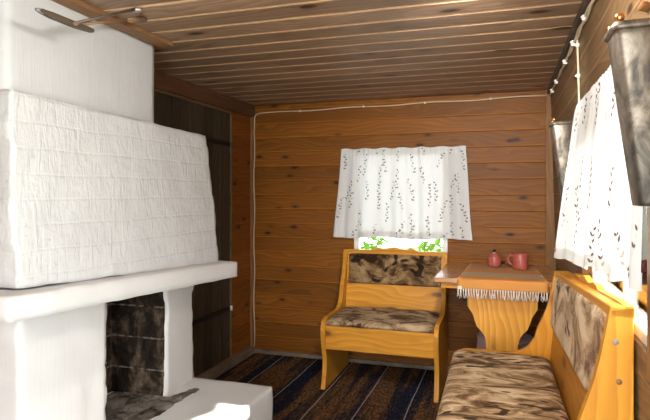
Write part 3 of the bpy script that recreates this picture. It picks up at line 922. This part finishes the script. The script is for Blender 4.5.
# ------------------------------------------------------------------ tin wall pockets either side of the right window
def pocket(label, yc):
    o = thing('tin_wall_pocket', label, 'wall pocket', (XR(1.4), yc, 1.23), 0, 'tin pockets beside the right window')
    bm = bmesh.new()
    n = 24
    def ring(z, dep, hw, off=0):
        x0 = XR(1.23 + z) - XR(1.4) - .004
        pts = []
        for k in range(n + 1):
            a_ = PI * k / n
            c, s_ = math.cos(a_), math.sin(a_)
            e = .22
            px = -dep * (abs(s_) ** e); py = hw * math.copysign(abs(c) ** e, c)
            pts.append((x0 + px, py, z))
        return pts
    lv = [(0, .068, .040), (.01, .070, .041), (.16, .086, .046), (.308, .101, .050), (.334, .104, .052)]
    R = [[bm.verts.new(p) for p in ring(*l)] for l in lv]
    for a_, b_ in zip(R, R[1:]):
        for k in range(n): bm.faces.new((a_[k], a_[k + 1], b_[k + 1], b_[k]))
        bm.faces.new((a_[n], a_[0], b_[0], b_[n]))
    bm.faces.new(R[0])
    R2 = [[bm.verts.new(p) for p in ring(l[0], l[1] - .004, l[2] - .004)] for l in (lv[4], lv[2])]
    for k in range(n):
        bm.faces.new((R[4][k], R[4][k + 1], R2[0][k + 1], R2[0][k])); bm.faces.new((R2[0][k], R2[0][k + 1], R2[1][k + 1], R2[1][k]))
    bm.faces.new(R2[1][::-1])
    link('tin_body', bm, M['tin'], o, True)
    bm = bmesh.new(); pts = ring(.325, .103, .051)
    tube(bm, pts, .0065, 8); rim = link('rolled_rim', bm, M['tin'], o, True)
    for sgn in (-1, 1):
        bm = bmesh.new(); bmesh.ops.create_uvsphere(bm, u_segments=12, v_segments=8, radius=.009)
        for v in bm.verts: v.co += Vector((XR(1.6) - XR(1.4) - .096, sgn * .040, .343))
        link('corner_knob', bm, M['brass'], rim, True)
    return o
pocket('tarnished tin wall pocket cropped by the right edge of the photo, nearest the viewer', 1.165)
pocket('tarnished tin wall pocket half hidden behind the far edge of the leaf print curtain', 2.62)

# ------------------------------------------------------------------ cables
def clip_at(p, parent, n):
    bm = bmesh.new()
    box(bm, p[0] - .007, p[0] + .007, p[1] - .007, p[1] + .007, p[2] - .007, p[2] + .007, .002)
    bmesh.ops.create_uvsphere(bm, u_segments=8, v_segments=6, radius=.005, matrix=Matrix.Translation(Vector(p) + Vector(n) * .008))
    link('cable_clip', bm, M['clip'], parent)
c1 = thing('electric_cable', 'cream cable clipped up the left corner and along the top of the back wall', 'cable', (0, 0, 0))
pts = [(-1.885, 3.985, .05)]
for k in range(1, 18): pts.append((-1.886 + .004 * math.sin(k * 1.3), 3.985, .05 + 1.78 * k / 18))
pts += [(-1.882, 3.985, 1.86), (-1.868, 3.985, 1.878), (-1.84, 3.985, 1.886)]
for k in range(1, 26): pts.append((-1.84 + 2.10 * k / 25, 3.985, 1.886 + .026 * k / 25 + .004 * math.sin(k * .9)))
bm = bmesh.new(); tube(bm, pts, .0048, 7); link('cable_sheath', bm, M['cable'], c1, True)
for x, z in ((-1.5, 1.889), (-1.0, 1.899), (-.55, 1.903), (-.1, 1.908)): clip_at((x, 3.986, z), c1, (0, -1, 0))
c2 = thing('electric_cable', 'pair of cream cables clipped along the ceiling edge of the right wall', 'cable', (0, 0, 0))
for q, off in enumerate((0, .016)):
    pts = []
    for k in range(110):
        y_ = 3.95 - 3.6 * k / 59
        sag = .006 * math.sin(y_ * 24 + q * 2.4)
        pts.append((XR(1.9) - .008, y_, 1.905 - off * min(1, (4 - y_) / 1.2) + sag))
    bm = bmesh.new(); tube(bm, pts, .0045, 7); link('cable_sheath', bm, M['cable'], c2, True)
for y_ in (3.75, 3.45, 2.95, 2.60, 2.24, 1.87, 1.5):
    clip_at((XR(1.9) - .010, y_, 1.905), c2, (-1, 0, 0))
    clip_at((XR(1.9) - .010, y_ - .03, 1.888), c2, (-1, 0, 0))
c3 = thing('electric_cable', 'short cream cable dropping down the right wall to the top of the curtain', 'cable', (0, 0, 0))
pts = [(XR(1.9) - .008, 2.47, 1.89)] + [(XR(1.9 - .3 * k / 10) - .007, 2.475 + .003 * math.sin(k), 1.885 - .3 * k / 10) for k in range(1, 11)]
bm = bmesh.new(); tube(bm, pts, .0045, 7); link('cable_sheath', bm, M['cable'], c3, True)
clip_at((XR(1.85) - .008, 2.475, 1.86), c3, (-1, 0, 0)); clip_at((XR(1.75) - .008, 2.475, 1.735), c3, (-1, 0, 0))

# wooden peg at the upper right
bm = bmesh.new()
tube(bm, [(XR(1.65), 1.345, 1.652), (XR(1.65) - .012, 1.345, 1.655), (XR(1.65) - .018, 1.345, 1.658)], [.011, .010, .011], 10)
tag(link('wooden_peg', bm, M['trim'], smooth=True), 'orange brown wooden peg on the right wall at the top right corner of the photo', 'peg')

# ------------------------------------------------------------------ outdoors
bm = bmesh.new(); box(bm, -12, 12, -9, 16, -.5, -.3)
structure(link('ground', bm, M['grass']), 'short green grass outside the cabin', 'ground')
def shrub(label, x, y, rad, h, seed):
    o = thing('shrub', label, 'shrub', (x, y, -.3), 0, 'shrubs outside the back window')
    rnd = random.Random(seed)
    bm = bmesh.new(); bs = bmesh.new()
    for k in range(14):
        a_ = rnd.uniform(0, 2 * PI); rr = rnd.uniform(.3, 1) * rad
        tip = Vector((rr * math.cos(a_), rr * math.sin(a_), h * rnd.uniform(.7, 1)))
        p = [Vector((0, 0, 0)), tip * .5 + Vector((0, 0, .1)), tip]
        tube(bs, p, [.012, .007, .003], 5)
        for q in range(110):
            t = rnd.uniform(.25, 1.05)
            c = tip * t + Vector((rnd.gauss(0, .09), rnd.gauss(0, .09), rnd.gauss(0, .07)))
            d = Vector((rnd.gauss(0, 1), rnd.gauss(0, 1), rnd.gauss(0, .5))).normalized()
            sd_ = d.cross(Vector((rnd.gauss(0, 1), rnd.gauss(0, 1), rnd.gauss(0, 1)))).normalized()
            ln, wd = rnd.uniform(.05, .085), rnd.uniform(.014, .024)
            vs = [bm.verts.new(c + d * ln * a1_ + sd_ * wd * b1_) for a1_, b1_ in ((-.5, 0), (-.15, 1), (.25, .8), (.5, 0), (.25, -.8), (-.15, -1))]
            bm.faces.new(vs)
    link('foliage', bm, M['leaf'], o); link('stems', bs, M['bark'], o)
shrub('leafy green shrub outside the back window, left of its centre', -1.55, 5.8, .36, 1.12, 1)
shrub('leafy green shrub outside the back window, right of its centre', -.55, 6.4, .40, 1.12, 2)

# ------------------------------------------------------------------ light
w = bpy.data.worlds.new('sky'); S.world = w; w.use_nodes = True
nt = w.node_tree; nt.nodes.clear()
bg = nt.nodes.new('ShaderNodeBackground'); bg.inputs[0].default_value = (.93, .97, 1.0, 1); bg.inputs[1].default_value = 5.0
ow = nt.nodes.new('ShaderNodeOutputWorld'); nt.links.new(bg.outputs[0], ow.inputs[0])

def light(name, typ, loc, rot, energy, color=(1, 1, 1), **kw):
    l = bpy.data.lights.new(name, typ); l.energy = energy; l.color = color
    for k, v in kw.items(): setattr(l, k, v)
    o = bpy.data.objects.new(name, l); COL.objects.link(o); o.location = loc; o.rotation_euler = rot
    return o
sd = Vector((-1, -.095, -.492)).normalized()
so = light('sun', 'SUN', (3, 2, 3), sd.to_track_quat('-Z', 'Y').to_euler(), 14.0, (1, .96, .88), angle=.009)
# fill light in the doorway added behind the viewer
light('doorway_fill_light', 'AREA', ((D2[0] + D2[1]) / 2, YF - TH - .05, .98), (math.radians(105), 0, 0), 39.0, (.96, .98, 1), shape='RECTANGLE', size=.95, size_y=1.75)
# daylight coming in at the right window
wo = light('window_daylight', 'AREA', (XR(1.2) + TH + .06, (W2[0] + W2[1]) / 2, (W2[2] + W2[3]) / 2), (math.radians(90), 0, math.radians(90)), 1.5, (.95, .98, 1), shape='RECTANGLE', size=1.05, size_y=.6)
light('side_fill_light', 'AREA', (XR(1.2) + TH + .06, (W3[0] + W3[1]) / 2, (W3[2] + W3[3]) / 2), (math.radians(90), 0, math.radians(90)), 22.0, (.95, .98, 1), shape='RECTANGLE', size=1.05, size_y=1.2)  # fill light for the window added beside the viewer
lp = thing('fill_globe', 'added white globe giving fill light from the ceiling, out of view', 'fill light', (-.12, 1.25, CEIL))  # globe added out of view to brighten the room
bm = bmesh.new(); lathe(bm, [(.06, -.025), (.06, 0), (.0, 0)], n=24); link('fill_base', bm, M['white_paint'], lp)
t = NT('glowing_fill_globe'); e = t.n('ShaderNodeEmission', inp={'Color': (1, .97, .93, 1), 'Strength': 150.0}); t.t.links.new(e.outputs[0], t.out.inputs[0])
bm = bmesh.new(); bmesh.ops.create_uvsphere(bm, u_segments=24, v_segments=16, radius=.07, matrix=Matrix.Translation((0, 0, -.092))); link('fill_sphere', bm, t.m, lp, True)
# spot added out of view to brighten the table and back wall
sl = thing('fill_spot', 'added small white spot giving fill light from the ceiling, out of view', 'fill light', (-.12, 1.62, CEIL))
bm = bmesh.new(); lathe(bm, [(.03, -.012), (.03, 0), (.0, 0)], n=20); link('fill_base', bm, M['white_paint'], sl)
aim = (Vector((-.25, 4.0, 1.0)) - Vector((-.12, 1.62, 1.90))).normalized()
bm = bmesh.new(); lathe(bm, [(.022, -.03), (.03, .02), (.028, .02), (.020, -.026)], n=20)
xform(bm, Matrix.Translation((0, 0, -.05)) @ aim.to_track_quat('Z', 'Y').to_matrix().to_4x4()); link('fill_shade', bm, M['white_paint'], sl, True)
light('fill_spot_light', 'SPOT', Vector((-.12, 1.62, 1.90)) + aim * .03, aim.to_track_quat('-Z', 'Y').to_euler(), 85.0, (1, .98, .95), spot_size=math.radians(82), spot_blend=1.0, shadow_soft_size=.03)
for p_loc, p_rot, sx, sy in (((( W1[0] + W1[1]) / 2, YB + TH + .02, (W1[2] + W1[3]) / 2), (math.radians(-90), 0, 0), .69, .72),):
    l = light('sky_portal', 'AREA', p_loc, p_rot, 1.0, shape='RECTANGLE', size=sx, size_y=sy); l.data.cycles.is_portal = True

# ------------------------------------------------------------------ camera
cam = bpy.data.cameras.new('camera'); co = bpy.data.objects.new('camera', cam); COL.objects.link(co)
co.location = (0, 0, 1.252); co.rotation_euler = (math.radians(90), 0, math.radians(18.06))
cam.sensor_width = 36; cam.lens = 555 / 650 * 36; cam.shift_y = -16 / 650
cam.clip_start = .02
S.camera = co
S.view_settings.view_transform = 'Standard'; S.view_settings.look = 'None'
S.view_settings.gamma = 1; S.view_settings.use_curve_mapping = False
S.view_settings.exposure = 0.25
S.cycles.max_bounces = 10; S.cycles.diffuse_bounces = 6; S.cycles.transparent_max_bounces = 12
S.cycles.sample_clamp_indirect = 6
